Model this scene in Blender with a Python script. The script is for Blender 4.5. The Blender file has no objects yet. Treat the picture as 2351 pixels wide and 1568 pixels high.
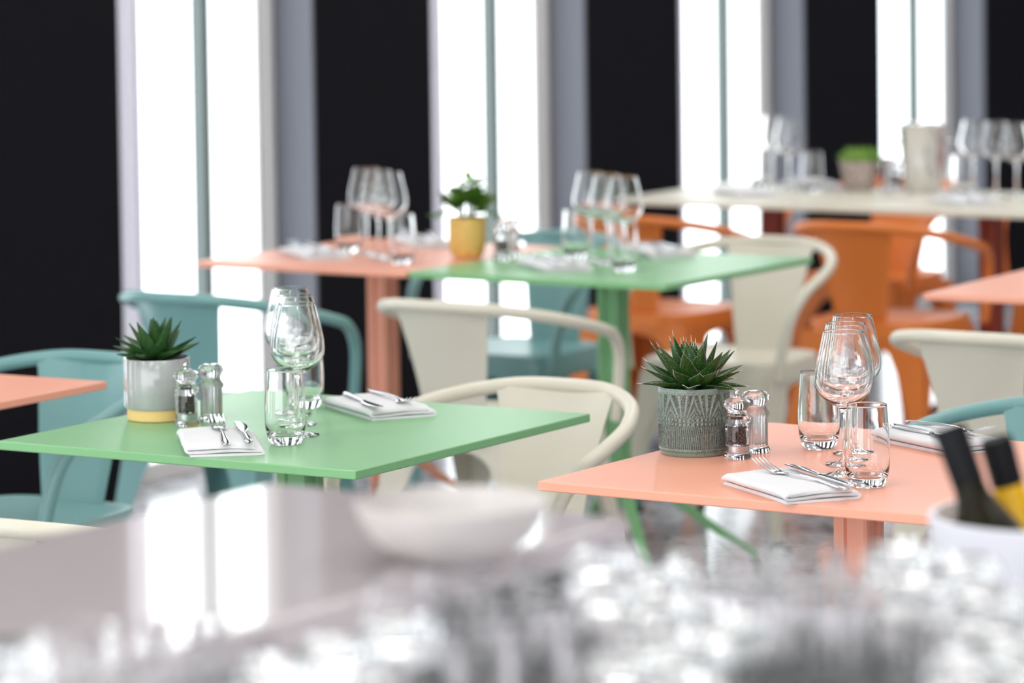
import bpy, math, random
from mathutils import Vector, Matrix, noise
random.seed(11)
PI = math.pi
sc = bpy.context.scene
COL = sc.collection

# ---------------------------------------------------------------- camera, sky, lights, exposure
cam_d = bpy.data.cameras.new('camera'); cam = bpy.data.objects.new('camera', cam_d); COL.objects.link(cam)
cam.location = (0, 0, 1.5826)
cam_d.sensor_width = 36; cam_d.lens = 128.12
cam_d.shift_y = -0.2131
cam.rotation_euler = (Matrix.Rotation(PI/2 - 0.05817, 4, 'X') @ Matrix.Rotation(-0.01356, 4, 'Z')).to_euler()
cam_d.clip_start = 0.05; cam_d.clip_end = 100
cam_d.dof.use_dof = True; cam_d.dof.focus_distance = 5.45; cam_d.dof.aperture_fstop = 3.9
sc.camera = cam

w = bpy.data.worlds.new('overcast_sky'); sc.world = w; w.use_nodes = True
wn = w.node_tree
bg = wn.nodes['Background']; bg.inputs[0].default_value = (0.93, 0.965, 1.0, 1); bg.inputs[1].default_value = 3.4
vs = sc.view_settings; vs.view_transform = 'Standard'; vs.look = 'None'; vs.exposure = 0.44; vs.gamma = 1.0
vs.use_curve_mapping = False
sc.cycles.max_bounces = 20; sc.cycles.transmission_bounces = 20; sc.cycles.transparent_max_bounces = 16
sc.cycles.glossy_bounces = 6; sc.cycles.diffuse_bounces = 4
sc.cycles.caustics_reflective = True; sc.cycles.caustics_refractive = True; sc.cycles.blur_glossy = .6
sc.cycles.sample_clamp_indirect = 8

# wall direction (u, receding to the right) and its normal towards the room (n)
WA = math.radians(57.5)
U = Vector((math.cos(WA), math.sin(WA), 0)); N = Vector((math.sin(WA), -math.cos(WA), 0))

# ---------------------------------------------------------------- materials
def mat(name, col, rough=.5, metal=0, spec=.5, trans=0, ior=1.45, bump=0, bscale=200, coat=0, sub=0):
    m = bpy.data.materials.new(name); m.use_nodes = True
    b = m.node_tree.nodes['Principled BSDF']
    b.inputs['Base Color'].default_value = (*col, 1); b.inputs['Roughness'].default_value = rough
    b.inputs['Metallic'].default_value = metal; b.inputs['IOR'].default_value = ior
    b.inputs['Specular IOR Level'].default_value = spec
    b.inputs['Transmission Weight'].default_value = trans
    b.inputs['Coat Weight'].default_value = coat
    if sub: b.inputs['Subsurface Weight'].default_value = sub; b.inputs['Subsurface Radius'].default_value = (.004,.004,.003)
    if bump:
        nt = m.node_tree
        tc = nt.nodes.new('ShaderNodeTexCoord'); nz = nt.nodes.new('ShaderNodeTexNoise'); bp = nt.nodes.new('ShaderNodeBump')
        nz.inputs['Scale'].default_value = bscale; nz.inputs['Detail'].default_value = 3
        bp.inputs['Strength'].default_value = bump; bp.inputs['Distance'].default_value = .001
        nt.links.new(tc.outputs['Object'], nz.inputs['Vector']); nt.links.new(nz.outputs['Fac'], bp.inputs['Height'])
        nt.links.new(bp.outputs['Normal'], b.inputs['Normal'])
    return m
def vary(m, c1, c2, scale=5, lo=.4, hi=.6, detail=4, kind='noise'):
    nt = m.node_tree; b = nt.nodes['Principled BSDF']
    tc = nt.nodes.new('ShaderNodeTexCoord')
    if kind == 'noise':
        t = nt.nodes.new('ShaderNodeTexNoise'); t.inputs['Detail'].default_value = detail; out = t.outputs['Fac']
    else:
        t = nt.nodes.new('ShaderNodeTexVoronoi'); out = t.outputs['Distance']
    t.inputs['Scale'].default_value = scale
    r = nt.nodes.new('ShaderNodeValToRGB'); r.color_ramp.elements[0].position = lo; r.color_ramp.elements[1].position = hi
    r.color_ramp.elements[0].color = (*c1, 1); r.color_ramp.elements[1].color = (*c2, 1)
    nt.links.new(tc.outputs['Object'], t.inputs['Vector']); nt.links.new(out, r.inputs['Fac']); nt.links.new(r.outputs['Color'], b.inputs['Base Color'])
    return r
M = {}
M['green'] = mat('green_powder_coat', (.215,.46,.215), .34, spec=.5, bump=.25, bscale=500)
M['salmon'] = mat('salmon_powder_coat', (.84,.375,.255), .36, spec=.5, bump=.25, bscale=500)
M['cream'] = mat('cream_powder_coat', (.66,.62,.51), .36, bump=.15, bscale=400)
M['teal'] = mat('teal_powder_coat', (.17,.34,.332), .36, bump=.15, bscale=400)
M['orange'] = mat('burnt_orange_powder_coat', (.70,.19,.032), .36, bump=.15, bscale=400)
M['red'] = mat('brick_red_powder_coat', (.25,.03,.012), .38, bump=.15, bscale=400)
M['glass'] = mat('clear_glass', (1,1,1), 0, trans=1, ior=1.48)
M['acrylic'] = mat('clear_acrylic', (.99,.99,1), .02, trans=1, ior=1.46)
M['steel'] = mat('polished_steel', (.78,.78,.80), .09, metal=1)
M['brush'] = mat('satin_steel', (.62,.62,.64), .28, metal=1)
M['linen'] = mat('white_linen', (.74,.735,.745), .9, spec=.2, bump=.5, bscale=900)
M['rubber'] = mat('black_rubber', (.01,.01,.012), .6)
M['soil'] = mat('dark_soil', (.02,.013,.009), .95, bump=1, bscale=300)
M['dark'] = mat('black_wall_paint_and_ledge_shade', (.0075,.0075,.0105), .8, spec=.12)
M['dark2'] = mat('grey_reveal_paint', (.125,.13,.155), .6)
M['frame'] = mat('teal_grey_window_frame', (.10,.125,.12), .4)
M['frame2'] = mat('pale_window_frame', (.72,.71,.70), .45)
M['greywall'] = mat('warm_grey_plaster', (.36,.35,.35), .8)
M['white'] = mat('white_plaster', (.8,.8,.8), .8)
M['taupe'] = mat('taupe_gloss_stone', (.56,.50,.505), .075, coat=.3, spec=.8)
M['bar'] = mat('brushed_grey_worktop', (.86,.84,.90), .4)
M['tea'] = mat('lilac_white_enamel', (.86,.85,.91), .45)
M['bowl'] = mat('cream_glaze', (.56,.525,.50), .3)
M['salt'] = mat('white_salt', (.97,.96,.96), .55, trans=.7, ior=1.1)
M['pepper'] = mat('black_peppercorn', (.055,.022,.014), .55, bump=1, bscale=600)
M['cap'] = mat('black_bottle_foil', (.008,.008,.010), .55, spec=.2)
M['bottle'] = mat('dark_olive_glass', (.012,.010,.003), .3, spec=.15)
M['gold'] = mat('yellow_gold_foil', (.78,.43,.005), .35)
M['leafd'] = mat('aloe_leaf', (.03,.10,.025), .38)
r = vary(M['leafd'], (.55,.62,.45), (.020,.068,.009), 430, .12, .17, kind='vor')
M['leafp'] = mat('plain_succulent_leaf', (.05,.13,.045), .35)
r = vary(M['leafp'], (.035,.11,.02), (.018,.055,.02), 60, .35, .65)
M['tooth'] = mat('pale_leaf_teeth', (.72,.74,.60), .5)
M['leafg'] = mat('green_leaf', (.07,.20,.02), .4); vary(M['leafg'], (.16,.30,.03), (.04,.14,.02), 25, .35, .65)
M['leafl'] = mat('bright_succulent_leaf', (.22,.42,.06), .45); vary(M['leafl'], (.32,.50,.09), (.12,.30,.05), 25, .35, .65)
M['stem'] = mat('green_stem', (.12,.2,.04), .5)
M['grayglaze'] = mat('pale_grey_glaze', (.40,.405,.40), .16, coat=.5)
r = vary(M['grayglaze'], (.44,.45,.45), (.34,.34,.33), 18, .3, .7)
M['biscuit'] = mat('yellow_biscuit_clay', (.82,.56,.22), .7)
M['mustard'] = mat('mustard_glaze', (.72,.48,.13), .45); vary(M['mustard'], (.78,.54,.17), (.62,.38,.09), 90, .3, .7)
M['mottle'] = mat('mottled_stone', (.4,.33,.3), .8); vary(M['mottle'], (.52,.43,.39), (.28,.22,.20), 110, .42, .58)

# relief pot glaze: brown where the relief stands proud, sage green in the hollows (stored as a mesh attribute of the glaze pattern)
m = mat('sage_relief_glaze', (.2,.25,.2), .30, coat=.25, bump=.3, bscale=700); nt = m.node_tree
at = nt.nodes.new('ShaderNodeAttribute'); at.attribute_name = 'glaze'
nz = nt.nodes.new('ShaderNodeTexNoise'); nz.inputs['Scale'].default_value = 520; nz.inputs['Detail'].default_value = 4
n2 = nt.nodes.new('ShaderNodeTexNoise'); n2.inputs['Scale'].default_value = 22
tc = nt.nodes.new('ShaderNodeTexCoord')
for q in (nz, n2): nt.links.new(tc.outputs['Object'], q.inputs['Vector'])
a1 = nt.nodes.new('ShaderNodeMath'); a1.operation = 'MULTIPLY_ADD'; a1.inputs[1].default_value = 2.1; a1.inputs[2].default_value = -1.05
nt.links.new(nz.outputs['Fac'], a1.inputs[0])
a2 = nt.nodes.new('ShaderNodeMath'); a2.operation = 'ADD'; nt.links.new(at.outputs['Fac'], a2.inputs[0]); nt.links.new(a1.outputs[0], a2.inputs[1])
a3 = nt.nodes.new('ShaderNodeMath'); a3.operation = 'MULTIPLY_ADD'; a3.inputs[1].default_value = .7; a3.inputs[2].default_value = -.35
nt.links.new(n2.outputs['Fac'], a3.inputs[0])
a4 = nt.nodes.new('ShaderNodeMath'); a4.operation = 'ADD'; nt.links.new(a2.outputs[0], a4.inputs[0]); nt.links.new(a3.outputs[0], a4.inputs[1])
rp = nt.nodes.new('ShaderNodeValToRGB'); rp.color_ramp.elements[0].position = .25; rp.color_ramp.elements[1].position = .8
rp.color_ramp.elements[0].color = (.20,.27,.225,1); rp.color_ramp.elements[1].color = (.058,.05,.04,1)
nt.links.new(a4.outputs[0], rp.inputs['Fac']); nt.links.new(rp.outputs['Color'], nt.nodes['Principled BSDF'].inputs['Base Color'])
M['relief'] = m

# terrazzo floor
m = mat('terrazzo_floor', (.5,.5,.5), .18); nt = m.node_tree
tc = nt.nodes.new('ShaderNodeTexCoord'); v1 = nt.nodes.new('ShaderNodeTexVoronoi'); v1.inputs['Scale'].default_value = 34
nz = nt.nodes.new('ShaderNodeTexNoise'); nz.inputs['Scale'].default_value = 11; nz.inputs['Detail'].default_value = 6
sp = nt.nodes.new('ShaderNodeSeparateColor')
r1 = nt.nodes.new('ShaderNodeValToRGB'); r1.color_ramp.interpolation = 'CONSTANT'
e = r1.color_ramp.elements; e[0].position = 0; e[0].color = (.10,.11,.12,1); e[1].position = .2; e[1].color = (.30,.31,.33,1)
for p, c in ((.45,(.48,.49,.52)), (.8,(.24,.25,.27))):
    q = e.new(p); q.color = (*c, 1)
mx = nt.nodes.new('ShaderNodeMix'); mx.data_type = 'RGBA'; mx.inputs[7].default_value = (.46,.47,.50,1)
r2 = nt.nodes.new('ShaderNodeValToRGB'); r2.color_ramp.elements[0].position = .45; r2.color_ramp.elements[1].position = .6
nt.links.new(tc.outputs['Object'], v1.inputs['Vector']); nt.links.new(tc.outputs['Object'], nz.inputs['Vector'])
nt.links.new(v1.outputs['Color'], sp.inputs[0]); nt.links.new(sp.outputs[0], r1.inputs['Fac']); nt.links.new(nz.outputs['Fac'], r2.inputs['Fac'])
nt.links.new(r2.outputs['Color'], mx.inputs[0]); nt.links.new(r1.outputs['Color'], mx.inputs[6])
nt.links.new(mx.outputs[2], nt.nodes['Principled BSDF'].inputs['Base Color'])
M['floor'] = m

# perforated pale metal (holes let daylight through)
m = mat('perforated_pale_metal', (.74,.72,.80), .5); nt = m.node_tree
tc = nt.nodes.new('ShaderNodeTexCoord'); mp = nt.nodes.new('ShaderNodeMapping'); mp.inputs['Scale'].default_value = (1,0,1)
v1 = nt.nodes.new('ShaderNodeTexVoronoi'); v1.inputs['Scale'].default_value = 125; v1.inputs['Randomness'].default_value = 0
lt = nt.nodes.new('ShaderNodeMath'); lt.operation = 'LESS_THAN'; lt.inputs[1].default_value = .30
tr = nt.nodes.new('ShaderNodeBsdfTransparent'); ms = nt.nodes.new('ShaderNodeMixShader')
out = nt.nodes['Material Output']; b = nt.nodes['Principled BSDF']
nt.links.new(tc.outputs['Object'], mp.inputs['Vector']); nt.links.new(mp.outputs[0], v1.inputs['Vector'])
nt.links.new(v1.outputs['Distance'], lt.inputs[0]); nt.links.new(lt.outputs[0], ms.inputs[0])
nt.links.new(b.outputs[0], ms.inputs[1]); nt.links.new(tr.outputs[0], ms.inputs[2]); nt.links.new(ms.outputs[0], out.inputs[0])
M['perf'] = m
m = bpy.data.materials.new('window_glass'); m.use_nodes = True; nt = m.node_tree   # thin architectural pane
b = nt.nodes['Principled BSDF']; tr = nt.nodes.new('ShaderNodeBsdfTransparent'); ms = nt.nodes.new('ShaderNodeMixShader')
tr.inputs[0].default_value = (.97,.985,.985,1); b.inputs['Roughness'].default_value = .02; b.inputs['Base Color'].default_value = (.8,.85,.85,1)
ms.inputs[0].default_value = .06
nt.links.new(tr.outputs[0], ms.inputs[1]); nt.links.new(b.outputs[0], ms.inputs[2]); nt.links.new(ms.outputs[0], nt.nodes['Material Output'].inputs[0])
M['pane'] = m
m = bpy.data.materials.new('added_fill_glow'); m.use_nodes = True; nt = m.node_tree  # emission of the fill panels added at the ceiling
em = nt.nodes.new('ShaderNodeEmission'); em.inputs[0].default_value = (1,.97,.93,1); em.inputs[1].default_value = 7
nt.links.new(em.outputs[0], nt.nodes['Material Output'].inputs[0]); M['glow'] = m

# ---------------------------------------------------------------- mesh helpers
class MB:
    def __init__(s): s.v = []; s.f = []
    def add(s, vs, fs):
        k = len(s.v); s.v += [tuple(p) for p in vs]; s.f += [tuple(i + k for i in f) for f in fs]
    def box(s, x0, x1, y0, y1, z0, z1, mtx=None):
        vs = [Vector((x, y, z)) for x in (x0, x1) for y in (y0, y1) for z in (z0, z1)]
        if mtx: vs = [mtx @ p for p in vs]
        s.add(vs, [(0,1,3,2),(4,6,7,5),(0,4,5,1),(2,3,7,6),(0,2,6,4),(1,5,7,3)])
    def rings(s, rings, closed=True, cap=True, loop=False):
        n = len(rings[0]); vs = [p for r in rings for p in r]; fs = []
        R = len(rings)
        for i in range(R if loop else R - 1):
            j = (i + 1) % R
            for k in range(n if closed else n - 1):
                l = (k + 1) % n
                fs.append((i*n+k, i*n+l, j*n+l, j*n+k))
        if cap and not loop:
            fs.append(tuple(range(n))[::-1]); fs.append(tuple((R-1)*n + k for k in range(n)))
        s.add(vs, fs)
    def lathe(s, prof, seg=40, ctr=(0,0,0)):
        # prof: (r, z); r == 0 at an end makes a pole
        k0 = len(s.v); cx, cy, cz = ctr; idx = []
        for r_, z in prof:
            if r_ < 1e-7: idx.append([len(s.v)]); s.v.append((cx, cy, cz + z))
            else:
                idx.append(list(range(len(s.v), len(s.v) + seg)))
                s.v += [(cx + r_*math.cos(2*PI*k/seg), cy + r_*math.sin(2*PI*k/seg), cz + z) for k in range(seg)]
        for a, b_ in zip(idx, idx[1:]):
            for k in range(seg):
                l = (k + 1) % seg
                if len(a) == 1 and len(b_) == 1: continue
                if len(a) == 1: s.f.append((a[0], b_[k], b_[l]))
                elif len(b_) == 1: s.f.append((a[k], b_[0], a[l]))
                else: s.f.append((a[k], b_[k], b_[l], a[l]))
    def tube(s, pts, rad, seg=10, cap=True):
        pts = [Vector(p) for p in pts]; n = len(pts)
        rad = rad if isinstance(rad, (list, tuple)) else [rad]*n
        up = None; rings = []
        for i, p in enumerate(pts):
            t = (pts[min(i+1, n-1)] - pts[max(i-1, 0)]).normalized()
            if up is None: up = t.orthogonal().normalized()
            up = (up - t*up.dot(t)).normalized(); sd = t.cross(up)
            rings.append([p + (up*math.cos(2*PI*k/seg) + sd*math.sin(2*PI*k/seg))*rad[i] for k in range(seg)])
        s.rings(rings, cap=cap)
    def strip(s, st, seg=8):
        # st: (point, halfwidth vector, halfthick vector)
        s.rings([[p + a*math.cos(2*PI*k/seg) + b_*math.sin(2*PI*k/seg) for k in range(seg)] for p, a, b_ in st])
    def mesh(s, name, smooth=True, angle=40):
        me = bpy.data.meshes.new(name); me.from_pydata(s.v, [], s.f); me.validate(); 
        import bmesh
        bm = bmesh.new(); bm.from_mesh(me); bmesh.ops.recalc_face_normals(bm, faces=bm.faces)
        bm.to_mesh(me); bm.free()
        if smooth:
            me.shade_smooth()
            me.set_sharp_from_angle(angle=math.radians(angle))
        return me
    def build(s, name, m, parent=None, smooth=True, angle=40, bevel=0, seg=2):
        me = s.mesh(name, smooth, angle); me.materials.append(m)
        o = bpy.data.objects.new(name, me); COL.objects.link(o)
        if parent: o.parent = parent
        if bevel:
            b_ = o.modifiers.new('bevel', 'BEVEL'); b_.width = bevel; b_.segments = seg; b_.limit_method = 'ANGLE'; b_.angle_limit = .6
        return o
def spline(pts, n=8):
    pts = [Vector(p) for p in pts]; out = []
    for i in range(len(pts) - 1):
        p0, p1, p2, p3 = pts[max(i-1,0)], pts[i], pts[i+1], pts[min(i+2, len(pts)-1)]
        for k in range(n):
            t = k/n
            out.append(.5*((2*p1) + (p2-p0)*t + (2*p0-5*p1+4*p2-p3)*t*t + (3*p1-p0-3*p2+p3)*t**3))
    out.append(pts[-1]); return out
def tag(o, label, cat, group=None, kind=None):
    o['label'] = label; o['category'] = cat
    if group: o['group'] = group
    if kind: o['kind'] = kind
    return o
def thing(name, loc, rz, label, cat, group=None):
    o = bpy.data.objects.new(name, None); COL.objects.link(o); o.location = loc; o.rotation_euler = (0, 0, rz)
    o.empty_display_size = .05
    return tag(o, label, cat, group)
def copy_tree(o, parent=None):
    c = o.copy(); COL.objects.link(c)
    if parent: c.parent = parent
    for ch in list(o.children): copy_tree(ch, c)
    return c
def struct(name, mb, m, parent=None, **k):
    o = mb.build(name, m, parent, **k)
    if not parent: o['kind'] = 'structure'
    return o
class Kind:
    """first call places the first-built thing, later calls place copies of it"""
    def __init__(s, make): s.make = make; s.first = None
    def __call__(s, loc, rz, label, cat, group=None, rot=None):
        if s.first is None: o = s.first = s.make()
        else: o = copy_tree(s.first)
        o.location = loc; o.rotation_euler = rot if rot else (0, 0, rz)
        tag(o, label, cat)
        if group: o['group'] = group
        elif 'group' in o: del o['group']
        return o

# ---------------------------------------------------------------- the room
WP = Vector((-1.070, 9.793, 0))          # a point on the front face of the window wall
def wm(): return Matrix.Translation(WP) @ Matrix.Rotation(WA, 4, 'Z')      # local x along the wall, local y out of the room
WMX = wm(); CEIL = 3.2
RW = 8.2          # width of the room from the window wall
b = MB(); b.box(-11, 9, -RW, .155, -.1, 0); struct('floor', b, M['floor'], smooth=False).matrix_world = WMX
b = MB(); b.box(-11, 9, -RW, .155, CEIL, CEIL + .1); struct('ceiling', b, M['white'], smooth=False).matrix_world = WMX
b = MB(); b.box(-8.5, 9, -RW - .15, -RW, -.1, CEIL + .1); struct('wall_right', b, M['greywall'], smooth=False).matrix_world = WMX
b = MB(); b.box(9, 9.15, -RW - .15, .155, -.1, CEIL + .1); struct('wall_back', b, M['dark2'], smooth=False).matrix_world = WMX
PER = 1.517; OPEN = (.022, .929)
b = MB()
for k in range(-6, 6):
    t1 = k*PER + OPEN[0]; t0 = t1 - (PER - (OPEN[1] - OPEN[0]))
    b.box(t0, t1, 0, .155, 0, CEIL)
for k in range(-6, 6):
    if k < 5: b.box(k*PER + OPEN[0], k*PER + OPEN[1], 0, .155, 2.75, CEIL)
wl = struct('wall_left', b, M['dark'], smooth=False); wl.matrix_world = WMX
for i, k in enumerate(range(-6, 5)):
    x0 = k*PER + OPEN[0]; x1 = k*PER + OPEN[1]
    # grey lining on the far side of every opening
    t = MB(); t.box(x1 - .012, x1 - .0005, .0, .135, 0, 2.75)
    o = struct('trim_%d' % (i+1), t, M['dark2'], smooth=False); o.matrix_world = WMX
    wroot = bpy.data.objects.new('window_%d' % (i+1), None); COL.objects.link(wroot); wroot['kind'] = 'structure'
    wroot.matrix_world = WMX @ Matrix.Translation((x0, .14, 0))
    W = x1 - x0 - .012
    f = MB(); f.box(.0, W, -.004, .012, 0, .055); f.box(0, W, -.004, .012, 2.70, 2.75)
    f.box(W - .030, W, -.004, .012, .055, 2.70); f.box(0, .05, -.004, .012, .055, 2.70)
    f.box(W - .080, W - .034, .0, .012, .055, 2.70)
    struct('window_frame', f, M['frame2'], wroot, bevel=.002)
    f = MB(); f.box(.516, .548, -.034, .012, .055, 2.70); struct('mullion', f, M['frame'], wroot, bevel=.002)
    f = MB(); f.box(.05, .516, .002, .008, .055, 2.70); f.box(.548, W - .080, .002, .008, .055, 2.70)
    struct('window_pane', f, M['pane'], wroot, smooth=False)
    f = MB(); f.box(.03, .258, -.010, -.007, .056, 2.69)
    for q in (.03, .10, .17, .24): f.box(q - .003, q + .004, -.014, -.007, .056, 2.69)
    struct('perforated_panel', f, M['perf'], wroot, smooth=False)
# luminous ceiling panels out of view, added as overhead fill light
def make_panel():
    t = thing('added_fill_panel', (0,0,0), 0, '', 'light')
    a = MB(); a.box(-.62, .62, -.32, .32, -.002, .0); a.box(-.62,.62,-.32,-.30,-.03,-.002); a.box(-.62,.62,.30,.32,-.03,-.002); a.box(-.62,-.60,-.30,.30,-.03,-.002); a.box(.60,.62,-.30,.30,-.03,-.002)
    a.build('panel_frame', M['white'], t, smooth=False)
    a = MB(); a.box(-.60, .60, -.30, .30, -.022, -.018); a.build('diffuser', M['glow'], t, smooth=False)
    return t
K_panel = Kind(make_panel)
for i in range(5):
    for j in range(3):
        p = WMX @ Vector((-7.2 + 2.9*i, -1.5 - 2.3*j, CEIL))
        K_panel((p.x, p.y, CEIL - .001), WA, 'unseen luminous panel added at the white ceiling to fill light above the tables', 'light', 'added ceiling fill panels')

# ---------------------------------------------------------------- tables
TOPZ = .74; TH = .0145
def make_table(x, y, th, topmat, basemat, label, lu=.70, ln=.70, legz=.27):
    t = thing('dining_table', (x, y, 0), th, label, 'table', None)
    a = MB(); a.box(-lu/2, lu/2, -ln/2, ln/2, TOPZ - TH, TOPZ); a.build('tabletop', topmat, t, bevel=.0022, seg=3)
    # fluted column
    prof = []; s = .030
    for q in range(4):
        c, sn = math.cos(q*PI/2), math.sin(q*PI/2)
        for px, py in [(s,-s*.78),(s,-.010),(s-.005,-.007),(s-.005,.007),(s,.010),(s,s*.78),(s*.93,s*.93)]:
            prof.append((px*c - py*sn, px*sn + py*c))
    a = MB(); a.rings([[Vector((p[0], p[1], z)) for p in prof] for z in (.17, TOPZ - TH - .012)]); a.build('column', basemat, t, angle=25)
    a = MB(); a.box(-.14, .14, -.03, .03, TOPZ - TH - .012, TOPZ - TH); a.box(-.03, .03, -.14, .14, TOPZ - TH - .0125, TOPZ - TH - .0005)
    a.build('top_bracket', basemat, t, bevel=.002)
    R = .5*math.hypot(lu, ln)*.75
    for q in range(4):
        sx, sy = ((1,1),(-1,1),(-1,-1),(1,-1))[q]
        d = Vector((sx*lu, sy*ln, 0)).normalized(); pr = Vector((-d.y, d.x, 0))
        pts = spline([d*.022 + Vector((0,0,.275)), d*.10 + Vector((0,0,.21)), d*.24 + Vector((0,0,.10)), d*(R-.02) + Vector((0,0,.022))], 4)
        a = MB(); a.rings([[p + pr*.013 + Vector((0,0,.018 - .006*i/12)), p - pr*.013 + Vector((0,0,.018 - .006*i/12)), p - pr*.013 - Vector((0,0,.018 - .006*i/12)), p + pr*.013 - Vector((0,0,.018-.006*i/12))] for i, p in enumerate(pts)])
        lg = a.build('leg', basemat, t, bevel=.003)
        a = MB(); a.lathe([(0,0),(.017,0),(.017,.008),(.010,.014),(0,.014)], 16, tuple(d*(R-.025))); a.build('foot_pad', M['rubber'], lg)
    return t
def rot(deg): return math.radians(deg + 45)
TAB = {}
make_table(-.357, 5.958, rot(13.2), M['green'], M['green'], 'square pale green metal table nearest on the left, with grey and yellow succulent pot')
make_table(.515, 5.454, rot(11.8), M['salmon'], M['salmon'], 'square salmon pink metal table nearest on the right, with patterned sage pot')
make_table(.235, 8.634, rot(12.2), M['green'], M['green'], 'square green metal table in the middle, pushed against a salmon table')
make_table(-.326, 8.988, rot(12.2), M['salmon'], M['salmon'], 'salmon metal table behind, its right side against the green table', .70, .62)
make_table(-1.222, 6.462, rot(14), M['salmon'], M['salmon'], 'salmon metal table at the left edge in front of the dark pier')
make_table(1.368, 8.02, rot(14.5), M['salmon'], M['salmon'], 'salmon metal table cut by the right edge of the photo')
make_table(.765, 10.71, rot(12.5), M['cream'], M['red'], 'cream topped table with brick red base, left of the farthest pair')
make_table(1.359, 10.33, rot(12.5), M['cream'], M['red'], 'cream topped table with brick red base, right of the farthest pair')

# ---------------------------------------------------------------- armchairs (local: +y is forward, origin on the floor under the seat)
def make_chair(cm):
    t = thing('armchair', (0,0,0), 0, '', 'chair')
    half = [(0,-.255,.722),(.10,-.238,.720),(.185,-.170,.706),(.235,-.075,.684),(.252,.03,.658),(.250,.10,.635),(.236,.150,.585),(.220,.172,.51),(.208,.178,.43)]
    path = [(-x, y, z) for x, y, z in half[::-1]] + half[1:]
    a = MB(); a.tube(spline(path, 6), .0135, 12); a.build('arm_hoop', cm, t)
    # backrest sheet, hung from the hoop
    a = MB(); rows = []; NR, NC = 10, 12; thk = .0016
    def pt(i, j, off):
        v = i/NR; s_ = (j/NC - .5)*2
        hw = .126 - .050*v**.8
        x = s_*hw
        ytop = -.255 + .27*(1 - math.cos(min(abs(x)/.27,1)*1.25)) ; ybot = -.165 + .15*x*x/.01*.08
        y = ytop*(1-v) + ybot*v + .012*math.sin(v*PI)
        z = .722*(1-v) + .452*v
        if abs(s_) > .9: off = off + .006      # rolled side edges stand back
        return Vector((x, y - off, z))
    fr = [[pt(i, j, -thk) for j in range(NC+1)] + [pt(i, j, thk) for j in range(NC, -1, -1)] for i in range(NR+1)]
    a.rings(fr); a.build('backrest', cm, t, angle=50)
    # seat
    a = MB(); n = 40; rings = []
    def sq(th, rx, ry, z, cy=0):
        c, s_ = math.cos(th), math.sin(th); e = .42
        x = rx*math.copysign(abs(c)**e, c); y = ry*math.copysign(abs(s_)**e, s_)
        x *= 1 + .07*(y/ry)
        return Vector((x, y + cy, z))
    for sc_, z in ((.05,.447),(.5,.448),(.85,.452),(.95,.455),(.985,.4535),(1.0,.447),(1.0,.405),(.985,.405),(.98,.440),(.9,.449),(.5,.445),(.05,.444)):
        rings.append([sq(2*PI*k/n, .186*sc_, .186*sc_, z) for k in range(n)])
    a.rings(rings); a.build('seat', cm, t)
    # legs: tapered folded sheet, flaring at the top into the apron arch
    for sx, sy in ((1,1),(-1,1),(-1,-1),(1,-1)):
        top = Vector((sx*.180, sy*.172, .425)); bot = Vector((sx*.225, sy*(.215 if sy > 0 else .235), .012))
        rings = []
        for k in range(9):
            v = k/8; p = top.lerp(bot, v)
            wd = .090*(1-v)**2.2 + .030 - .006*v; th_ = .0022
            ix, iy = Vector((-sx, 0, 0)), Vector((0, -sy, 0))
            rings.append([p + ix*wd, p, p + iy*wd, p + iy*wd + ix*th_, p + ix*th_*1.2 + iy*th_*1.2 , p + ix*wd + iy*th_])
        a = MB(); a.rings(rings); lg = a.build('leg', cm, t, angle=35, bevel=.002)
        a = MB(); a.lathe([(0,0),(.013,0),(.015,.02),(.013,.022),(0,.022)], 14, (bot.x - sx*.009, bot.y - sy*.009, 0)); a.build('rubber_foot', M['rubber'], lg)
    # arched aprons on the four sides
    a = MB()
    for q in range(4):
        c, s_ = math.cos(q*PI/2), math.sin(q*PI/2); R_ = Matrix.Rotation(q*PI/2, 3, 'Z'); rings = []
        for k in range(17):
            v = (k/8 - 1); xx = v*.170
            zb = .395 - .17*abs(v)**3.2
            zt = .425
            o_ = .178 + (.425 - zb)*.10
            rings.append([R_ @ Vector(p) for p in ((xx, .178, zt), (xx, .176, zt), (xx, o_ - .002, zb), (xx, o_, zb))])
        a.rings(rings)
    a.build('apron', cm, t, angle=35)
    return t
def ang(dx, dy): return math.atan2(dy, dx) - PI/2
AU = ang(U.x, U.y); AD = ang(-U.x, -U.y)
K = {c: Kind(lambda c=c: make_chair(M[c])) for c in ('cream','teal','orange')}
CH = [('cream', -.045, 6.36, AD, 'cream metal armchair facing us at the far side of the near green table'),
 ('cream', -.045, 8.15, AU, 'cream metal armchair seen from behind, drawn up to the middle green table'),
 ('cream', .555, 9.17, AD+.05, 'cream metal armchair at the far right side of the middle green table, facing us'),
 ('cream', -.67, 5.37, AU, 'cream metal armchair at lower left, only its hoop above the glossy ledge'),
 ('cream', 1.03, 7.43, AU, 'cream metal armchair at the right edge, back turned, by the salmon table'),
 ('teal', -.950, 6.875, AD, 'pale teal metal armchair at left, facing us behind the cropped salmon table'),
 ('teal', -.65, 8.40, AU, 'teal metal armchair seen from behind, beyond the grey and yellow pot'),
 ('teal', .015, 9.42, AD, 'teal metal armchair under the middle tables, by the window'),
 ('teal', .83, 6.0, AD, 'dark teal metal armchair at the right edge behind the near salmon table'),
 ('orange', .425, 10.32, AU, 'burnt orange armchair with its back to us, left of the two at the cream tables'),
 ('orange', 1.03, 10.0, AU, 'burnt orange armchair with wide back to us, in front of the right cream table'),
 ('orange', 1.11, 11.2, AD, 'burnt orange armchair facing us on the window side of the cream tables'),
 ('orange', 1.75, 10.95, AD, 'burnt orange armchair farthest right behind the right cream table')]
for c, x, y, a_, lb in CH: K[c]((x, y, 0), a_, lb, 'chair')

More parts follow.
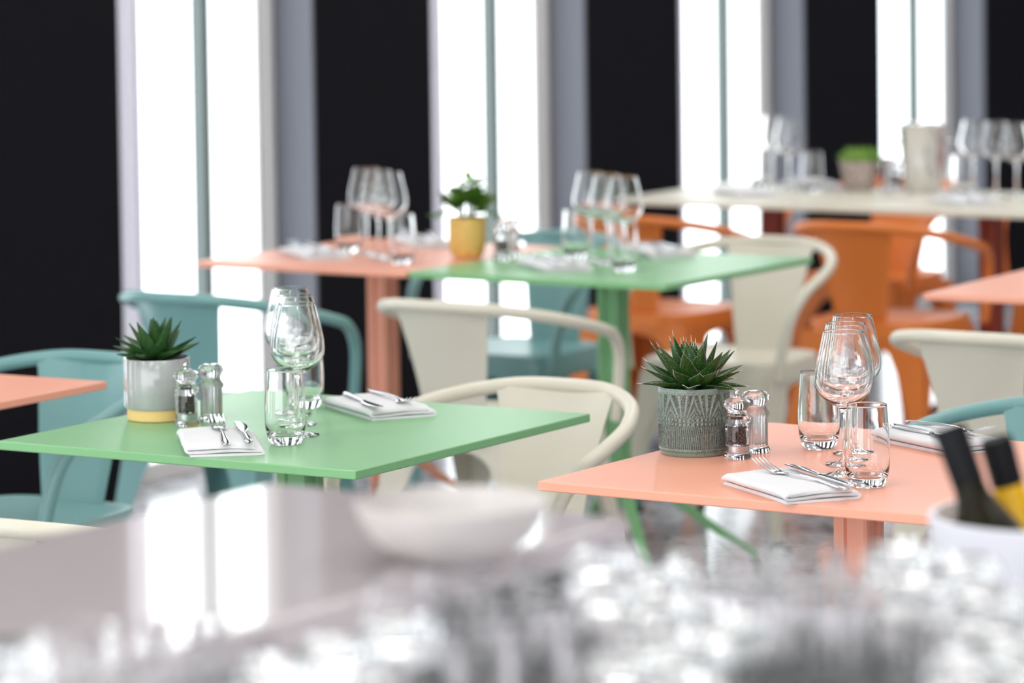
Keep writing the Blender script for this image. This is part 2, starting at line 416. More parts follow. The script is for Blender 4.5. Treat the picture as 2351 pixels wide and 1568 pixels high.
# ---------------------------------------------------------------- glassware
def make_wine():
    t = thing('wine_glass', (0,0,0), 0, '', 'wine glass')
    a = MB()
    outer = [(.0,.0),(.030,.0),(.0325,.0008),(.0325,.0018),(.026,.0030),(.014,.0052),(.0065,.0105),(.0042,.018),(.0036,.035),(.0034,.060),(.0036,.082),(.0045,.093),(.0075,.1005),(.016,.1045),(.0285,.1130),(.0385,.1225),(.0430,.1325),(.0437,.142),(.0424,.157),(.0394,.172),(.0357,.188),(.0325,.202),(.0302,.2125),(.0296,.2146)]
    inner = [(.0290,.2146),(.0296,.2125),(.0319,.202),(.0351,.188),(.0388,.172),(.0418,.157),(.0431,.142),(.0423,.1332),(.0377,.1238),(.0277,.1144),(.015,.1075),(.006,.1065),(0,.1055)]
    a.lathe(outer + [(.0295,.2150),(.02935,.2152),(.02925,.2152),(.0291,.2150)] + inner, 48)
    a.build('glass_body', M['glass'], t, angle=60); return t
def make_tumbler():
    t = thing('water_tumbler', (0,0,0), 0, '', 'tumbler')
    a = MB()
    outer = [(0,0),(.0220,0),(.0232,.0002),(.0240,.0008),(.0246,.0018),(.0275,.007),(.0305,.016),(.0325,.030),(.0332,.045),(.0330,.062),(.0318,.082),(.0303,.102),(.0292,.1170),(.0290,.1194)]
    inner = [(.0282,.1194),(.0284,.1170),(.0295,.102),(.0310,.082),(.0321,.062),(.0323,.045),(.0315,.031),(.0285,.020),(.022,.0145),(.012,.0135),(0,.0132)]
    a.lathe(outer + [(.0289,.1199),(.0287,.1202),(.0285,.1202),(.0283,.1199)] + inner, 48)
    a.build('glass_body', M['glass'], t, angle=60); return t
K_wine = Kind(make_wine); K_tum = Kind(make_tumbler)
Z = TOPZ
G1, G2, G3, G4, G5 = 'glasses on the near green table', 'glasses on the near salmon table', 'glasses on the salmon table behind', 'glasses on the middle green table', 'glasses on the cream tables'
for x, y, lb in [(-.351,5.857,'tall wine glass standing nearest of three on the near green table'),
                 (-.362,5.985,'wine glass in the middle of the row on the near green table'),
                 (-.378,6.105,'wine glass farthest back in the row on the near green table')]:
    K_wine((x, y, Z + .0004), 0, lb, 'wine glass', G1)
K_tum((-.367, 5.765, Z + .0004), 0, 'clear tumbler in front of the wine glasses on the near green table', 'tumbler', G1)
K_tum((-.360, 6.190, Z + .0004), 0, 'clear tumbler half hidden behind the wine glasses on the near green table', 'tumbler', G1)
for x, y, lb in [(.486,5.368,'wine glass nearest of three on the near salmon table'),
                 (.499,5.470,'wine glass in the middle of the row on the near salmon table'),
                 (.520,5.580,'wine glass standing tallest at the back of the row on the near salmon table')]:
    K_wine((x, y, Z + .0004), 0, lb, 'wine glass', G2)
K_tum((.510, 5.262, Z + .0004), 0, 'clear tumbler at the front, right of the wine stems on the near salmon table', 'tumbler', G2)
K_tum((.472, 5.640, Z + .0004), 0, 'clear tumbler left behind the wine glasses on the near salmon table', 'tumbler', G2)
for i, (x, y) in enumerate([(-.362,8.97),(-.330,8.885),(-.300,8.80)]):
    K_wine((x, y, Z + .0004), 0, ['wine glass on the left of the row on the salmon table behind','middle wine glass of the row on the salmon table behind','right wine glass of the row on the salmon table behind'][i], 'wine glass', G3)
K_tum((-.41, 9.05, Z), 0, 'clear tumbler left of the wine glasses on the salmon table behind', 'tumbler', G3)
K_tum((-.268, 8.72, Z), 0, 'clear tumbler right of the wine glasses on the salmon table behind', 'tumbler', G3)
for i, (x, y) in enumerate([(.186,8.72),(.224,8.64),(.262,8.55)]):
    K_wine((x, y, Z + .0004), 0, ['wine glass on the left of the group on the middle green table','middle wine glass of the group on the middle green table','right wine glass of the group on the middle green table'][i], 'wine glass', G4)
K_tum((.151, 8.80, Z), 0, 'clear tumbler left of the wine glasses on the middle green table', 'tumbler', G4)
K_tum((.258, 8.47, Z), 0, 'clear tumbler right of the wine glasses on the middle green table', 'tumbler', G4)
for i, (x, y, lb) in enumerate([(.785,10.98,'wine glass at the left of the left cream table'),(.822,10.84,'wine glass just right of the leftmost on the left cream table'),
        (1.345,10.62,'wine glass at the left of the group on the right cream table'),(1.400,10.53,'middle wine glass of the group on the right cream table'),(1.447,10.44,'right wine glass of the group on the right cream table')]):
    K_wine((x, y, Z + .0004), 0, lb, 'wine glass', G5)
for x, y, lb in [(.745,10.91,'tumbler left of the wine glasses on the left cream table'),(.885,10.750,'tumbler right of the wine glasses on the left cream table'),(1.505,10.36,'tumbler at the right edge on the right cream table'),(1.300,10.54,'tumbler left of the wine glasses on the right cream table')]:
    K_tum((x, y, Z), 0, lb, 'tumbler', G5)

# ---------------------------------------------------------------- plants and pots
def leaf_mesh(a, tf, L, Wd, e0, e1, th=.0055, seg=14, teeth=None, keel=.5):
    # tf: azimuth; elevation goes from e0 to e1 along the leaf
    d = Vector((math.cos(tf), math.sin(tf), 0)); sd = Vector((-d.y, d.x, 0)); p = Vector((0,0,0)); rings = []; edge = []
    for i in range(seg + 1):
        s = i/seg; e = e0 + (e1 - e0)*s
        dr = d*math.cos(e) + Vector((0,0,1))*math.sin(e); nr = -d*math.sin(e) + Vector((0,0,1))*math.cos(e)
        if i: p = p + dr*(L/seg)
        wd = Wd*.5*max(.015, (.80 + .75*s - .3*s*s)*(1 - s**1.7)**1.1); tk = th*(1 - .8*s)
        up = wd*keel
        rings.append([a.org + p + sd*wd + nr*up*.75, a.org + p + sd*wd*.5 + nr*up*.18, a.org + p, a.org + p - sd*wd*.5 + nr*up*.18, a.org + p - sd*wd + nr*up*.75,
                      a.org + p - sd*wd*.55 - nr*(tk*.8) + nr*up*.1, a.org + p - nr*tk, a.org + p + sd*wd*.55 - nr*(tk*.8) + nr*up*.1])
        edge.append((a.org + p + sd*wd + nr*up*.75, sd)); edge.append((a.org + p - sd*wd + nr*up*.75, -sd))
    a.rings(rings)
    if teeth is not None:
        for sgn in (0, 1):
            ed = edge[sgn::2]; n = int(L/.0028)
            for k in range(2, n):
                u_ = k/n*seg; i = min(int(u_), seg-1); f_ = u_ - i
                q = ed[i][0].lerp(ed[i+1][0], f_); o_ = ed[i][1]; tl = (ed[i+1][0] - ed[i][0]).normalized()
                teeth.add([q - tl*.0005, q + tl*.0005, q + nr*.0005, q + o_*.0017 + tl*.0007], [(0,1,3),(1,2,3),(2,0,3),(0,2,1)])
        tip = a.org + p; teeth.tube([tip - dr*.002, tip + dr*.003, tip + dr*.008], [.0005,.0003,.0001], 5)
def rosette(a, teeth, seed, spec, z0, wf=1.0):
    rd = random.Random(seed); az = rd.random()*6
    for (n, L, W_, e0, e1, r0, dz) in spec:
        for k in range(n):
            az += 2.39996
            a.org = Vector((math.cos(az)*r0, math.sin(az)*r0, z0 + dz))
            l_ = L*rd.uniform(.9, 1.08)
            leaf_mesh(a, az, l_, W_*wf*rd.uniform(.92, 1.05), math.radians(e0 + rd.uniform(-5,5)), math.radians(e1 + rd.uniform(-7,7)), teeth=teeth)
PX, PY = .276, 5.612
t = thing('potted_aloe', (PX, PY, Z), 0, 'spiky spotted aloe in a sage pot with carved relief on the near salmon table', 'potted plant')
# relief pot
NT, NZ = 420, 130; HP = .1045; vs_, fs_, gl = [], [], []
def relief(th, v):
    x = th/(2*PI)
    if v < .05 or v > .965: return .25, .15
    if v < .13: return (.9, .5) if .075 < v < .105 else (.15, .3)
    if v < .46:
        u_ = (x*13) % 1.0; w_ = abs(u_ - .5)*2; q = (v - .13)/.33
        g = math.sin((w_*6.4 + q*q*1.3*(1 if int(x*13) % 2 else -1) + q*.9)*PI*1.35)
        return (.5 + .5*max(-1, min(1, g*2.2)), .5 + .5*g)
    if v < .60:
        q = (v - .46)/.14
        if q < .16 or q > .84: return .7, .6
        if .43 < q < .57: return .75, .6
        g = math.sin(x*2*PI*52); return (.15 if g > .1 else .9, .1 if g > 0 else .75)
    if v < .93:
        u_ = (x*9 + .3) % 1.0; q = (v - .60)/.33; w_ = (u_ - .5)
        g = math.sin((w_/(.35 + .75*q))*PI*6.2 + 2.3*math.sin(x*2*PI*4.0))
        k_ = max(0, min(1, (g - .15)*3)); return (.85 - .7*k_, .65 - .6*k_ if q > .0 else .5)
    return .6, .25
prof_pot = lambda v: .0505 + .0045*min(1, v/.12)**.5 if v < .12 else .0550
for j in range(NZ + 1):
    v = j/NZ
    for i in range(NT):
        th = 2*PI*i/NT; h_, g_ = relief(th, v)
        r_ = prof_pot(v) + .0017*(h_ - .5)
        vs_.append((r_*math.cos(th), r_*math.sin(th), v*HP)); gl.append(g_)
for j in range(NZ):
    for i in range(NT):
        l = (i+1) % NT; fs_.append((j*NT+i, j*NT+l, (j+1)*NT+l, (j+1)*NT+i))
base = len(vs_)
for r_, z_ in ((.0545, HP+.001), (.0515, HP+.0005), (.0505, HP-.006), (.050, .02)):
    for i in range(NT): vs_.append((r_*math.cos(2*PI*i/NT), r_*math.sin(2*PI*i/NT), z_)); gl.append(.25)
for q in range(-1, 3):
    a0 = NZ*NT if q == -1 else base + q*NT; a1_ = base + (q+1)*NT
    for i in range(NT): l = (i+1) % NT; fs_.append((a0+i, a0+l, a1_+l, a1_+i))
fs_.append(tuple(range(NT))[::-1]); fs_.append(tuple(base + 3*NT + i for i in range(NT)))
me = bpy.data.meshes.new('pot'); me.from_pydata(vs_, [], fs_); me.shade_smooth()
at = me.attributes.new('glaze', 'FLOAT', 'POINT'); at.data.foreach_set('value', gl); me.materials.append(M['relief'])
o = bpy.data.objects.new('pot', me); COL.objects.link(o); o.parent = t
a = MB(); a.lathe([(0,HP-.009),(.025,HP-.008),(.0502,HP-.011),(.0502,HP-.02),(0,HP-.02)], 40); a.build('soil', M['soil'], t)
a = MB(); te = MB()
rosette(a, te, 5, [(4,.040,.022,84,88,.004,.028),(5,.072,.034,78,82,.008,.010),(6,.076,.036,64,72,.012,.006),(8,.076,.035,44,52,.015,.005),(9,.068,.033,25,30,.017,.005),(8,.060,.030,10,4,.022,.004)], HP-.006)
a.build('leaf_rosette', M['leafd'], t, angle=55); te.build('leaf_teeth', M['tooth'], t, smooth=False)

t = thing('potted_succulent', (-.601, 6.075, Z), 0, 'smooth dark succulent in a grey glazed pot with yellow foot on the near green table', 'potted plant')
a = MB(); a.lathe([(.0505,.0215),(.0530,.0205),(.0550,.024),(.0553,.06),(.0553,.1035),(.0545,.1045),(.0520,.1040),(.0512,.098),(.050,.05),(.0495,.0225)], 64); a.build('pot', M['grayglaze'], t)
a = MB(); a.lathe([(0,0),(.0475,0),(.0500,.002),(.0508,.022),(.049,.0225),(0,.0225)], 64); a.build('pot_foot', M['biscuit'], t)['label'] = 'unglazed yellow foot band'
a = MB(); a.lathe([(0,.096),(.025,.097),(.0505,.094),(.0502,.08),(0,.08)], 40); a.build('soil', M['soil'], t)
a = MB(); rosette(a, None, 9, [(3,.038,.022,84,86,.003,.026),(4,.066,.032,76,80,.007,.010),(5,.074,.034,60,66,.011,.006),(5,.072,.030,32,38,.014,.006),(7,.068,.030,14,18,.017,.005)], .098, 1.05)
a.build('leaf_rosette', M['leafp'], t, angle=55)

def leafy(a, base_, dr, L, W_, rd):
    dr = dr.normalized(); sd = dr.cross(Vector((0,0,1)))
    if sd.length < .1: sd = Vector((1,0,0))
    sd = (sd.normalized() + Vector((rd.uniform(-.5,.5), rd.uniform(-.5,.5), rd.uniform(-.6,.6)))).normalized(); sd = (sd - dr*sd.dot(dr)).normalized(); nr = sd.cross(dr)
    st = []
    for i in range(8):
        s = i/7; wd = W_*.5*max(.05, math.sin(PI*min(1, s*.93 + .04))**.7)
        st.append((base_ + dr*L*s + nr*(.18*L*(s - s*s)), sd*wd, nr*.0006))
    a.strip(st, 8)
t = thing('potted_foliage_plant', (-.113, 8.85, Z), 0, 'bushy green leafed plant in a mustard yellow pot where two tables meet', 'potted plant')
a = MB(); pr = [(0,0),(.030,0),(.036,.004),(.0425,.018),(.0465,.04),(.047,.07),(.0465,.100),(.0445,.101),(.0435,.095),(.0435,.05),(0,.03)]
a.lathe(pr, 48); a.build('pot', M['mustard'], t)
a = MB(); a.lathe([(0,.092),(.0432,.090),(.0432,.08),(0,.08)], 30); a.build('soil', M['soil'], t)
rd = random.Random(4); a = MB(); sm = MB()
for k in range(26):
    az = rd.random()*2*PI; sp_ = rd.uniform(.1, 1.0); hgt = rd.uniform(.045, .085)*(1.25 - .5*sp_)
    tipp = Vector((math.cos(az)*.055*sp_, math.sin(az)*.055*sp_, .092 + hgt))
    b0 = Vector((math.cos(az)*.012, math.sin(az)*.012, .088))
    sm.tube([b0, b0.lerp(tipp, .5) + Vector((0,0,.008)), tipp], .0013, 5)
    for q in range(9):
        az2 = az + rd.uniform(-1.6, 1.6); p_ = b0.lerp(tipp, rd.uniform(.55, 1))
        leafy(a, p_, Vector((math.cos(az2), math.sin(az2), rd.uniform(-.2, .9))), rd.uniform(.026, .040), rd.uniform(.017, .025), rd)
for az in (3.0, 3.3, .2, -.3):
    p_ = Vector((math.cos(az)*.05, math.sin(az)*.05, .112)); sm.tube([Vector((0,0,.09)), p_*.6 + Vector((0,0,.06)), p_, p_ + Vector((math.cos(az)*.03,0,-.01))], .001, 5)
    for q in range(4): leafy(a, p_ + Vector((math.cos(az)*.009*q,0,-.003*q)), Vector((math.cos(az+rd.uniform(-1,1)), rd.uniform(-1,1), rd.uniform(-.5,.5))), .02, .013, rd)
a.build('foliage', M['leafg'], t, angle=80); sm.build('stems', M['stem'], t)

t = thing('potted_stonecrop', (1.03, 10.80, Z), 0, 'low bright green succulents in a mottled stone pot on the cream table', 'potted plant')
a = MB(); a.lathe([(0,0),(.036,0),(.042,.004),(.050,.035),(.059,.078),(.060,.090),(.056,.091),(.054,.080),(.045,.04),(0,.03)], 48); a.build('pot', M['mottle'], t)
a = MB(); a.lathe([(0,.081),(.0535,.079),(.052,.07),(0,.07)], 30); a.build('soil', M['soil'], t)
a = MB(); rd = random.Random(8)
for k in range(22):
    rr = .050*math.sqrt(rd.random()); az0 = rd.random()*6.28; cx_, cy_ = rr*math.cos(az0), rr*math.sin(az0)
    for q in range(14):
        az = q*2.4; e = .2 + 1.1*q/14
        a.org = Vector((cx_, cy_, .083)); leaf_mesh(a, az, rd.uniform(.036,.052), .011, e, e + .2, .003, 5)
a.build('succulent_leaves', M['leafl'], t, angle=60)

# ---------------------------------------------------------------- salt and pepper mills
def make_pepper():
    t = thing('pepper_mill', (0,0,0), 0, '', 'pepper mill')
    a = MB(); a.lathe([(0,0),(.0205,0),(.0215,.002),(.0215,.005),(.0195,.008),(.0185,.012),(.0185,.054),(.0215,.057),(.0215,.062),(.019,.064),(.0165,.066),(.0165,.070),
                       (.0155,.070),(.0155,.062),(.0155,.022),(0,.020)], 36); a.build('mill_body', M['acrylic'], t, angle=50)
    a = MB(); a.lathe([(0,.0705),(.0145,.0705),(.0150,.073),(.0175,.0765),(.0210,.081),(.0212,.085),(.0190,.089),(.012,.0925),(.007,.0935),(0,.0935)], 36); a.build('mill_crown', M['acrylic'], t, angle=60)
    a = MB(); a.lathe([(0,.0937),(.0025,.0937),(.0022,.096),(.0040,.0975),(.0050,.1005),(.0040,.1035),(0,.105)], 20); a.build('metal_knob', M['steel'], t)
    a = MB(); a.lathe([(0,.024),(.0016,.024),(.0016,.0700),(0,.0702)], 10); a.build('spindle', M['steel'], t)
    a = MB(); a.lathe([(0,.0095),(.0145,.0095),(.0145,.0195),(0,.0195)], 24); a.build('grinder', M['brush'], t)
    a = MB(); rd = random.Random(3); lay = 0
    for zz in [.0245 + .0042*i for i in range(7)]:
        for ring, n_ in ((.0120, 14), (.0075, 9), (.0038, 4)):
            for q in range(n_):
                if rd.random() < .06 or (zz > .042 and rd.random() < .45): continue
                th = 2*PI*q/n_ + zz*900; r_ = ring + rd.uniform(-.0006,.0006); s_ = .0026
                a.lathe([(0,-s_),(s_*.7,-s_*.7),(s_,0),(s_*.7,s_*.7),(0,s_)], 7, (r_*math.cos(th), r_*math.sin(th), zz + rd.uniform(-.0006,.0006)))
    o = a.build('peppercorns', M['pepper'], t, angle=80); o['kind'] = 'stuff'
    return t
def make_salt():
    t = thing('salt_mill', (0,0,0), 0, '', 'salt mill')
    a = MB(); a.lathe([(0,0),(.0205,0),(.0215,.002),(.0215,.005),(.0195,.008),(.0185,.012),(.0185,.054),(.0215,.057),(.0215,.062),(.0185,.065),(.0165,.068),(.0160,.073),
                       (.0185,.078),(.0212,.083),(.0212,.088),(.0185,.0925),(.012,.0945),(0,.0945),(0,.0915),(.011,.0905),(.013,.083),(.0125,.070),(.0155,.060),(.0155,.012),(0,.010)], 36); a.build('mill_body', M['acrylic'], t, angle=50)
    a = MB(); a.lathe([(0,.0125),(.0145,.0125),(.0146,.056),(.0118,.069),(0,.0695)], 24); a.build('salt_fill', M['salt'], t)
    return t
K_pep = Kind(make_pepper); K_salt = Kind(make_salt)
for x, y, w_ in ((.339,5.551,'on the near salmon table, beside the sage pot'),(-.545,5.992,'on the near green table, beside the grey pot'),(-.030,8.78,'right of the mustard pot'),(1.130,10.745,'right of the stone pot on the cream table')):
    K_pep((x, y, Z + .0004), .3, 'clear acrylic pepper mill with dark peppercorns ' + w_, 'pepper mill', 'pepper mills')
for x, y, w_ in ((.372,5.615,'behind the pepper on the near salmon table'),(-.508,6.045,'behind the pepper on the near green table'),(-.004,8.86,'behind the pepper on the middle green table'),(1.118,10.835,'behind the pepper on the cream table')):
    K_salt((x, y, Z + .0004), .3, 'clear acrylic salt mill filled white, ' + w_, 'salt mill', 'salt mills')

# ---------------------------------------------------------------- napkins (local: x short side, y long side; folds show at both short ends)
NW, NL, NH = .118, .205, .0170
def make_napkin(seed):
    rd = random.Random(seed); t = thing('folded_napkin', (0,0,0), 0, '', 'napkin')
    th = .0050; gap = .0072; n = 3; c = []
    hw = NW/2
    for k in range(n):
        z = .0027 + k*gap; sgn = 1 if k % 2 == 0 else -1
        xs = [(-hw + .004 + (NW - .008)*i/14)*sgn for i in range(15)]
        if k == n - 1: xs = [x for x in xs if x*sgn < hw*.86]
        c += [(x, z + (.0007*math.sin(x*60 + k) if k else 0)) for x in xs]
        if k < n - 1:
            for j in range(1, 6):
                a_ = -PI/2 + PI*j/6; c.append((sgn*(hw - .004 + math.cos(a_)*.0048), z + gap/2 + math.sin(a_)*gap/2))
    def offs(side):
        out = []
        for i, p in enumerate(c):
            q0 = c[max(i-1, 0)]; q1 = c[min(i+1, len(c)-1)]; dx, dz = q1[0]-q0[0], q1[1]-q0[1]; l = math.hypot(dx, dz) or 1
            out.append((p[0] - side*dz/l*th/2, p[1] + side*dx/l*th/2))
        return out
    loop = offs(1) + offs(-1)[::-1]
    rings = []; NY = 22
    for j in range(NY + 1):
        v = j/NY; y = -NL/2 + NL*v; rr = []
        pinch = 1 - .0*v
        for x, z in loop:
            lift = max(0, z - .003)
            endp = min(v, 1-v); roll = 1 - .25*math.exp(-endp*26)
            zz = max(.0002, z*roll + lift*.10*noise.noise(Vector((x*22, y*18, seed))) )
            rr.append(Vector((x*pinch + .003*math.sin(v*3 + seed) + lift*.25*math.sin(v*5 + seed*2), y + lift*.5*math.sin(x*30 + seed), zz)))
        rings.append(rr)
    a = MB(); a.rings(rings); a.build('folded_cloth', M['linen'], t, angle=60)
    return t
def napkin(x, y, deg, label, seed, grp=None, first={}):
    sd = seed % 2
    if sd not in first: first[sd] = Kind(lambda: make_napkin(sd + 1))
    return first[sd]((x, y, Z), math.radians(deg), label, 'napkin')
napkin(.393, 5.222, 21, 'white folded napkin at the front of the near salmon table', 0)
napkin(-.470, 5.742, 8, 'white folded napkin at the front of the near green table, holding fork and knife', 1)
napkin(-.233, 6.130, 24, 'white folded napkin at the back right of the near green table', 0)
napkin(.665, 5.655, 27, 'white folded napkin behind the bottle, at the right of the near salmon table', 1)
napkin(-.492, 8.935, 20, 'white folded napkin at the left on the salmon table behind', 0)
napkin(-.228, 9.20, 14, 'white folded napkin at the back of the salmon table behind', 1)
napkin(.092, 8.56, 18, 'white folded napkin at the front of the middle green table', 0)
napkin(.350, 8.87, 18, 'white folded napkin at the back of the middle green table', 1)
napkin(.900, 10.905, 18, 'white folded napkin behind the stone pot on the left cream table', 0)
napkin(1.275, 10.26, 18, 'white folded napkin at the front of the right cream table', 1)
napkin(.68, 10.68, 18, 'white folded napkin at the front of the left cream table', 0)

# ---------------------------------------------------------------- cutlery (local: y from handle end to tip, origin at middle)
X_, Z_ = Vector((1,0,0)), Vector((0,0,1))
def make_fork():
    t = thing('fork', (0,0,0), 0, '', 'fork'); a = MB()
    st = [(-.098,.0015,.0030,.0012),(-.095,.0015,.0068,.0016),(-.080,.0018,.0068,.0016),(-.050,.0030,.0050,.0016),(-.015,.0046,.0033,.0017),(.020,.0040,.0028,.0017),(.035,.0018,.0034,.0015),(.042,.0008,.0070,.0012),(.048,.0003,.0112,.0010),(.054,.0003,.0122,.0009),(.060,.0012,.0124,.0008)]
    a.strip([(Vector((0,y*1.08,z)), X_*w_, Z_*h_) for y, z, w_, h_ in st], 12)
    for k in range(4):
        x = -.0100 + .00667*k
        tn = [(.056,.0008,.0022,.0008),(.066,.0024,.0018,.0008),(.080,.0062,.0016,.0008),(.092,.0105,.0013,.0007),(.100,.0140,.0007,.0005)]
        a.strip([(Vector((x,y*1.08,z)), X_*w_, Z_*h_) for y, z, w_, h_ in tn], 8)
    a.build('fork_body', M['steel'], t, angle=60); return t
def make_knife():
    t = thing('table_knife', (0,0,0), 0, '', 'knife')
    a = MB(); st = [(-.105,.0042,.0035,.0026),(-.102,.0042,.0062,.0034),(-.085,.0042,.0064,.0036),(-.05,.0042,.0052,.0036),(-.012,.0042,.0040,.0034),(.002,.0040,.0046,.0026)]
    a.strip([(Vector((0,y,z)), X_*w_, Z_*h_) for y, z, w_, h_ in st], 12); a.build('knife_handle', M['steel'], t, angle=60)
    a = MB(); st = [(.0,.0,.0040,.0020,.0042),(.010,.0,.0052,.0014,.0042),(.018,.0012,.0072,.0010,.0046),(.045,.0016,.0090,.0009,.0052),(.075,.0014,.0092,.0008,.006),(.092,.0,.0076,.0007,.0064),(.102,-.003,.0042,.0006,.0066),(.106,-.0052,.0012,.0004,.0066)]
    a.strip([(Vector((x,y,z)), X_*w_, Z_*h_) for y, x, w_, h_, z in st], 12); a.build('knife_blade', M['steel'], t, angle=60)
    return t
K_fork = Kind(make_fork); K_knife = Kind(make_knife)
def lay(kind, p0, p1, z, label, cat, flip=False, tilt=0):
    # p0 handle end, p1 tip
    x = (p0[0]+p1[0])/2; y = (p0[1]+p1[1])/2; a_ = ang(p1[0]-p0[0], p1[1]-p0[1])
    kind((x, y, Z + z), 0, label, cat, None, rot=(math.radians(tilt), 0, a_))
TOPN = .0196
lay(K_fork, (.470,5.122), (.352,5.306), TOPN + .001, 'steel fork on the napkin at the front of the near salmon table', 'fork', tilt=2)
lay(K_knife, (.480,5.118), (.398,5.318), TOPN, 'steel knife with dark reflecting blade on the front napkin of the near salmon table', 'knife')
lay(K_fork, (-.452,5.640), (-.482,5.838), TOPN + .002, 'steel fork on the front napkin of the near green table', 'fork', tilt=1.5)
lay(K_knife, (-.416,5.635), (-.448,5.842), TOPN, 'steel knife on the front napkin of the near green table', 'knife')
lay(K_knife, (-.290,6.190), (-.225,6.000), TOPN, 'steel knife on the napkin at the back right of the near green table', 'knife')
lay(K_fork, (-.245,6.225), (-.177,6.055), TOPN + .002, 'steel fork on the napkin at the back right of the near green table', 'fork')
lay(K_knife, (.598,5.715), (.690,5.545), TOPN, 'steel knife on the napkin behind the bottle on the near salmon table', 'knife')
lay(K_fork, (.628,5.765), (.728,5.600), TOPN + .0035, 'steel fork on the napkin behind the bottle on the near salmon table', 'fork', tilt=1)
for (x, y, d, wh) in [(-.492,8.935,20,'left napkin of the salmon table behind'),(-.228,9.20,14,'back napkin of the salmon table behind'),(.092,8.56,18,'front napkin of the middle green table'),(.350,8.87,18,'back napkin of the middle green table'),(.900,10.905,18,'napkin behind the stone pot'),(1.275,10.26,18,'front napkin of the right cream table')]:
    r_ = math.radians(d); c, s = math.cos(r_), math.sin(r_)
    for kk, ox, nm, cat in ((K_fork, -.024, 'steel fork on the ', 'fork'), (K_knife, .018, 'steel knife on the ', 'knife')):
        kk((x + ox*c, y + ox*s, Z + TOPN + .001), r_, nm + wh, cat, None)

# ---------------------------------------------------------------- wine cooler on the farthest table
t = thing('wine_cooler', (1.206, 10.70, Z), 0, 'polished steel wine cooler beside the stone pot on the cream tables', 'wine cooler')
a = MB(); a.lathe([(0,0),(.050,0),(.053,.003),(.062,.096),(.070,.190),(.074,.195),(.074,.202),(.070,.202),(.066,.188),(.058,.096),(.049,.008),(0,.006)], 48); a.build('bucket_body', M['steel'], t)
for s in (1, -1):
    a = MB(); a.tube(spline([(s*.066,-.022,.148),(s*.086,-.018,.152),(s*.092,0,.154),(s*.086,.018,.152),(s*.066,.022,.148)], 5), .004, 8); a.build('handle', M['steel'], t)

# ---------------------------------------------------------------- foreground: glossy ledge, bar worktop, glasses, bucket with bottles
def slab(name, pts, z0, z1, m, label, cat, tn, bevel=.004):
    a = MB(); c = Vector((sum(p[0] for p in pts)/len(pts), sum(p[1] for p in pts)/len(pts), 0))
    a.rings([[Vector((p[0]-c.x, p[1]-c.y, z-z0)) for p in pts] for z in (z0, z1)])
    t = thing(tn, (c.x, c.y, 0), 0, label, cat); o = a.build(name, m, t, bevel=bevel); o.location = (0, 0, z0); return t
A_ = Vector((-.236, 3.46)); C_ = Vector((.100, 3.232)); u2 = Vector((U.x, U.y))
LZ = 1.04
lt_ = slab('ledge_top', [A_, A_ - u2*1.5, C_ - u2*1.5, C_], LZ - .03, LZ, M['taupe'], 'glossy taupe raised ledge mirroring the windows across the lower left', 'counter', 'bar_ledge')
c2 = C_ + Vector((.006, -.009))
a = MB(); a.rings([[Vector((p[0], p[1], z)) for p in (A_ - u2*.04 + Vector((.02,-.012)), A_ - u2*1.48 + Vector((.02,-.012)), C_ - u2*1.48 - Vector((.02,-.012)), C_ - u2*.04 - Vector((.02,-.012)))] for z in (0, LZ - .03)])
o = a.build('ledge_base', M['dark'], lt_); o.location = -lt_.location  # black colour stands in for the shade on the ledge's side
WZ = .98
wt_ = slab('worktop', [c2, c2 - u2*1.45, (-.1, 1.75), (.36, 1.75), (.36, 3.03)], WZ - .04, WZ, M['bar'], 'grey bar worktop crowded with clean tumblers in the foreground', 'counter', 'bar_counter')
a = MB(); a.rings([[Vector((p[0], p[1], z)) for p in ((.05, 3.08), (-.55, 2.1), (-.08, 1.8), (.33, 1.8), (.33, 2.98))] for z in (0, WZ - .04)])
o = a.build('cabinet', M['dark2'], wt_); o.location = -wt_.location
rd = random.Random(21); spots = []
row = 0; y = 2.725
while y > 1.98:
    x = -.45 + (row % 2)*.036
    while x < .33:
        px = 1175.5 + x/y*8367
        if -60 < px < 2420:
            ok = px > 1330 if y > 2.66 else (px > 900 if y > 2.5 else True)
            if y > 2.40 and px > 600 and px < 860: ok = False
            edge = C_.x - (C_.y - y)/U.y*U.x + .05
            if ok and x > edge + .01: spots.append((x + rd.uniform(-.002,.002), y + rd.uniform(-.002,.002)))
        x += .074
    y -= .066; row += 1
ys_ = sorted(set(round(q[1]/.066) for q in spots))
for i, (x, y) in enumerate(spots):
    px = 1175.5 + x/y*8367
    zone = 'left part of the bar counter beside the ledge' if px < 860 else ('middle of the bar counter' if px < 1700 else 'right part of the bar counter towards the bucket')
    rowp = 'far rows' if y > 2.5 else ('middle rows' if y > 2.25 else 'nearest rows')
    up = (i*7) % 3; st_ = 'upright' if up else 'upturned'
    lb = 'clear %s tumbler in the %s, %s' % (st_, rowp, zone)
    if up: K_tum((x, y, WZ + .0004), rd.random()*6, lb, 'tumbler', '%s tumblers, %s, %s' % (st_, rowp, zone))
    else: K_tum((x, y, WZ + .1210), 0, lb, 'tumbler', '%s tumblers, %s, %s' % (st_, rowp, zone), rot=(PI, 0, rd.random()*6))
t = thing('serving_bowl', (-.055, 3.03, LZ + .0004), 0, 'round cream bowl near the right edge of the glossy taupe ledge', 'bowl')
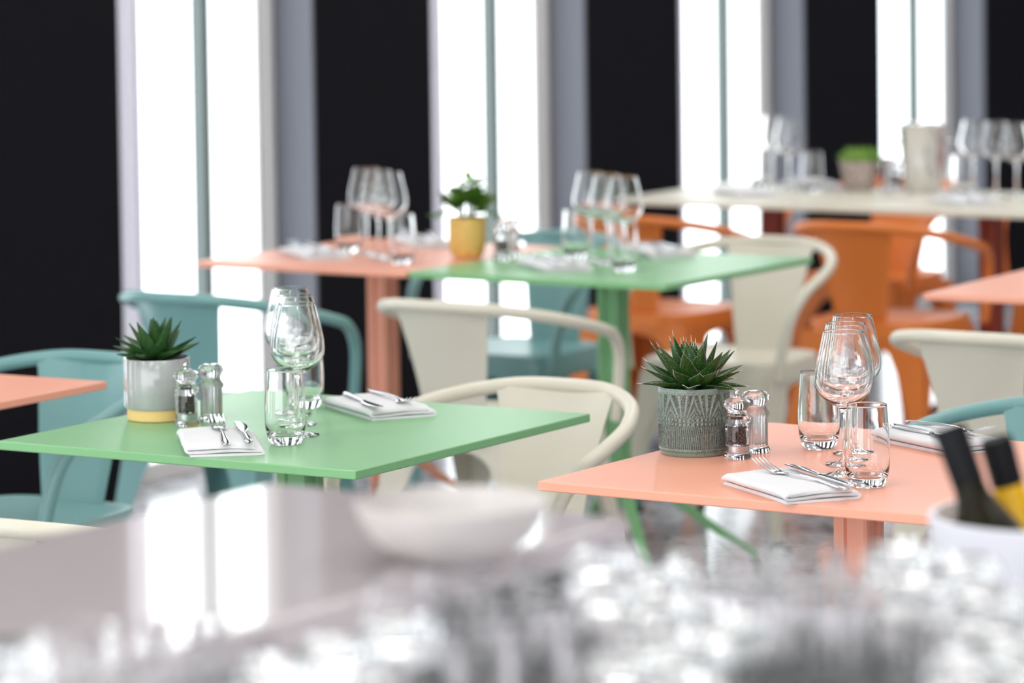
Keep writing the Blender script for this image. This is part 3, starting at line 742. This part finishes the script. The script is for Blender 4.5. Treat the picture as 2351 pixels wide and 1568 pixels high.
a = MB(); a.lathe([(0,.002),(.026,.002),(.030,.0),(.034,.002),(.050,.007),(.066,.019),(.0765,.034),(.0815,.049),(.0795,.050),(.0735,.035),(.063,.0215),(.048,.011),(0,.007)], 56); a.build('bowl_body', M['bowl'], t)

t = thing('service_stand', (.53, 3.52, 0), 0, 'round pale stand carrying the bottle bucket at lower right', 'stand')
a = MB(); a.lathe([(0,.76),(.16,.76),(.165,.764),(.165,.776),(.16,.78),(0,.78)], 48); a.build('stand_top', M['tea'], t)
a = MB(); a.lathe([(0,0),(.14,0),(.14,.012),(.03,.022),(.022,.04),(.022,.76),(0,.76)], 32); a.build('pedestal', M['tea'], t)
t = thing('bottle_bucket', (.505, 3.45, .78), 0, 'white bucket holding two chilled bottles at the lower right corner', 'bucket')
a = MB(); a.lathe([(0,0),(.097,0),(.101,.004),(.108,.19),(.112,.216),(.112,.222),(.107,.222),(.104,.19),(.0985,.008),(0,.006)], 64); a.build('bucket_body', M['tea'], t)
def bottle(base, top, neckm, capm, capl, lab, foil=None):
    base, top = Vector(base), Vector(top); d = (top - base).normalized(); L = (top - base).length
    q = Vector((0,0,1)).rotation_difference(d)
    t = thing('wine_bottle', base, 0, lab, 'bottle'); t.rotation_euler = q.to_euler()
    a = MB(); a.lathe([(0,.004),(.03,0),(.0355,.004),(.0365,.01),(.0365,L-.125),(.034,L-.108),(.024,L-.085),(.0165,L-.068),(.0145,L-.05),(.0145,L-.004),(.0155,L-.004),(.0155,L),(0,L)], 36); a.build('bottle_body', neckm, t)
    a = MB(); a.lathe([(.0152,L-capl),(.0157,L-capl),(.0162,L-.004),(.0150,L+.001),(0,L+.001)], 24); a.build('cap_foil', capm, t)
    if foil:
        a = MB(); a.lathe([(.0371,.03),(.0371,L-.125),(.0346,L-.107),(.0246,L-.084),(.0171,L-.067),(.0151,L-capl-.001)], 36); a.build('gold_wrap', foil, t)['label'] = 'yellow gold wrapping'
    return t
bottle((.505,3.398,.802), (.412,3.445,1.086), M['bottle'], M['cap'], .055, 'dark green bottle with black foil leaning left in the white bucket')
bottle((.533,3.497,.800), (.462,3.49,1.068), M['bottle'], M['cap'], .045, 'bottle wrapped in yellow gold with black cap in the white bucket', M['gold'])
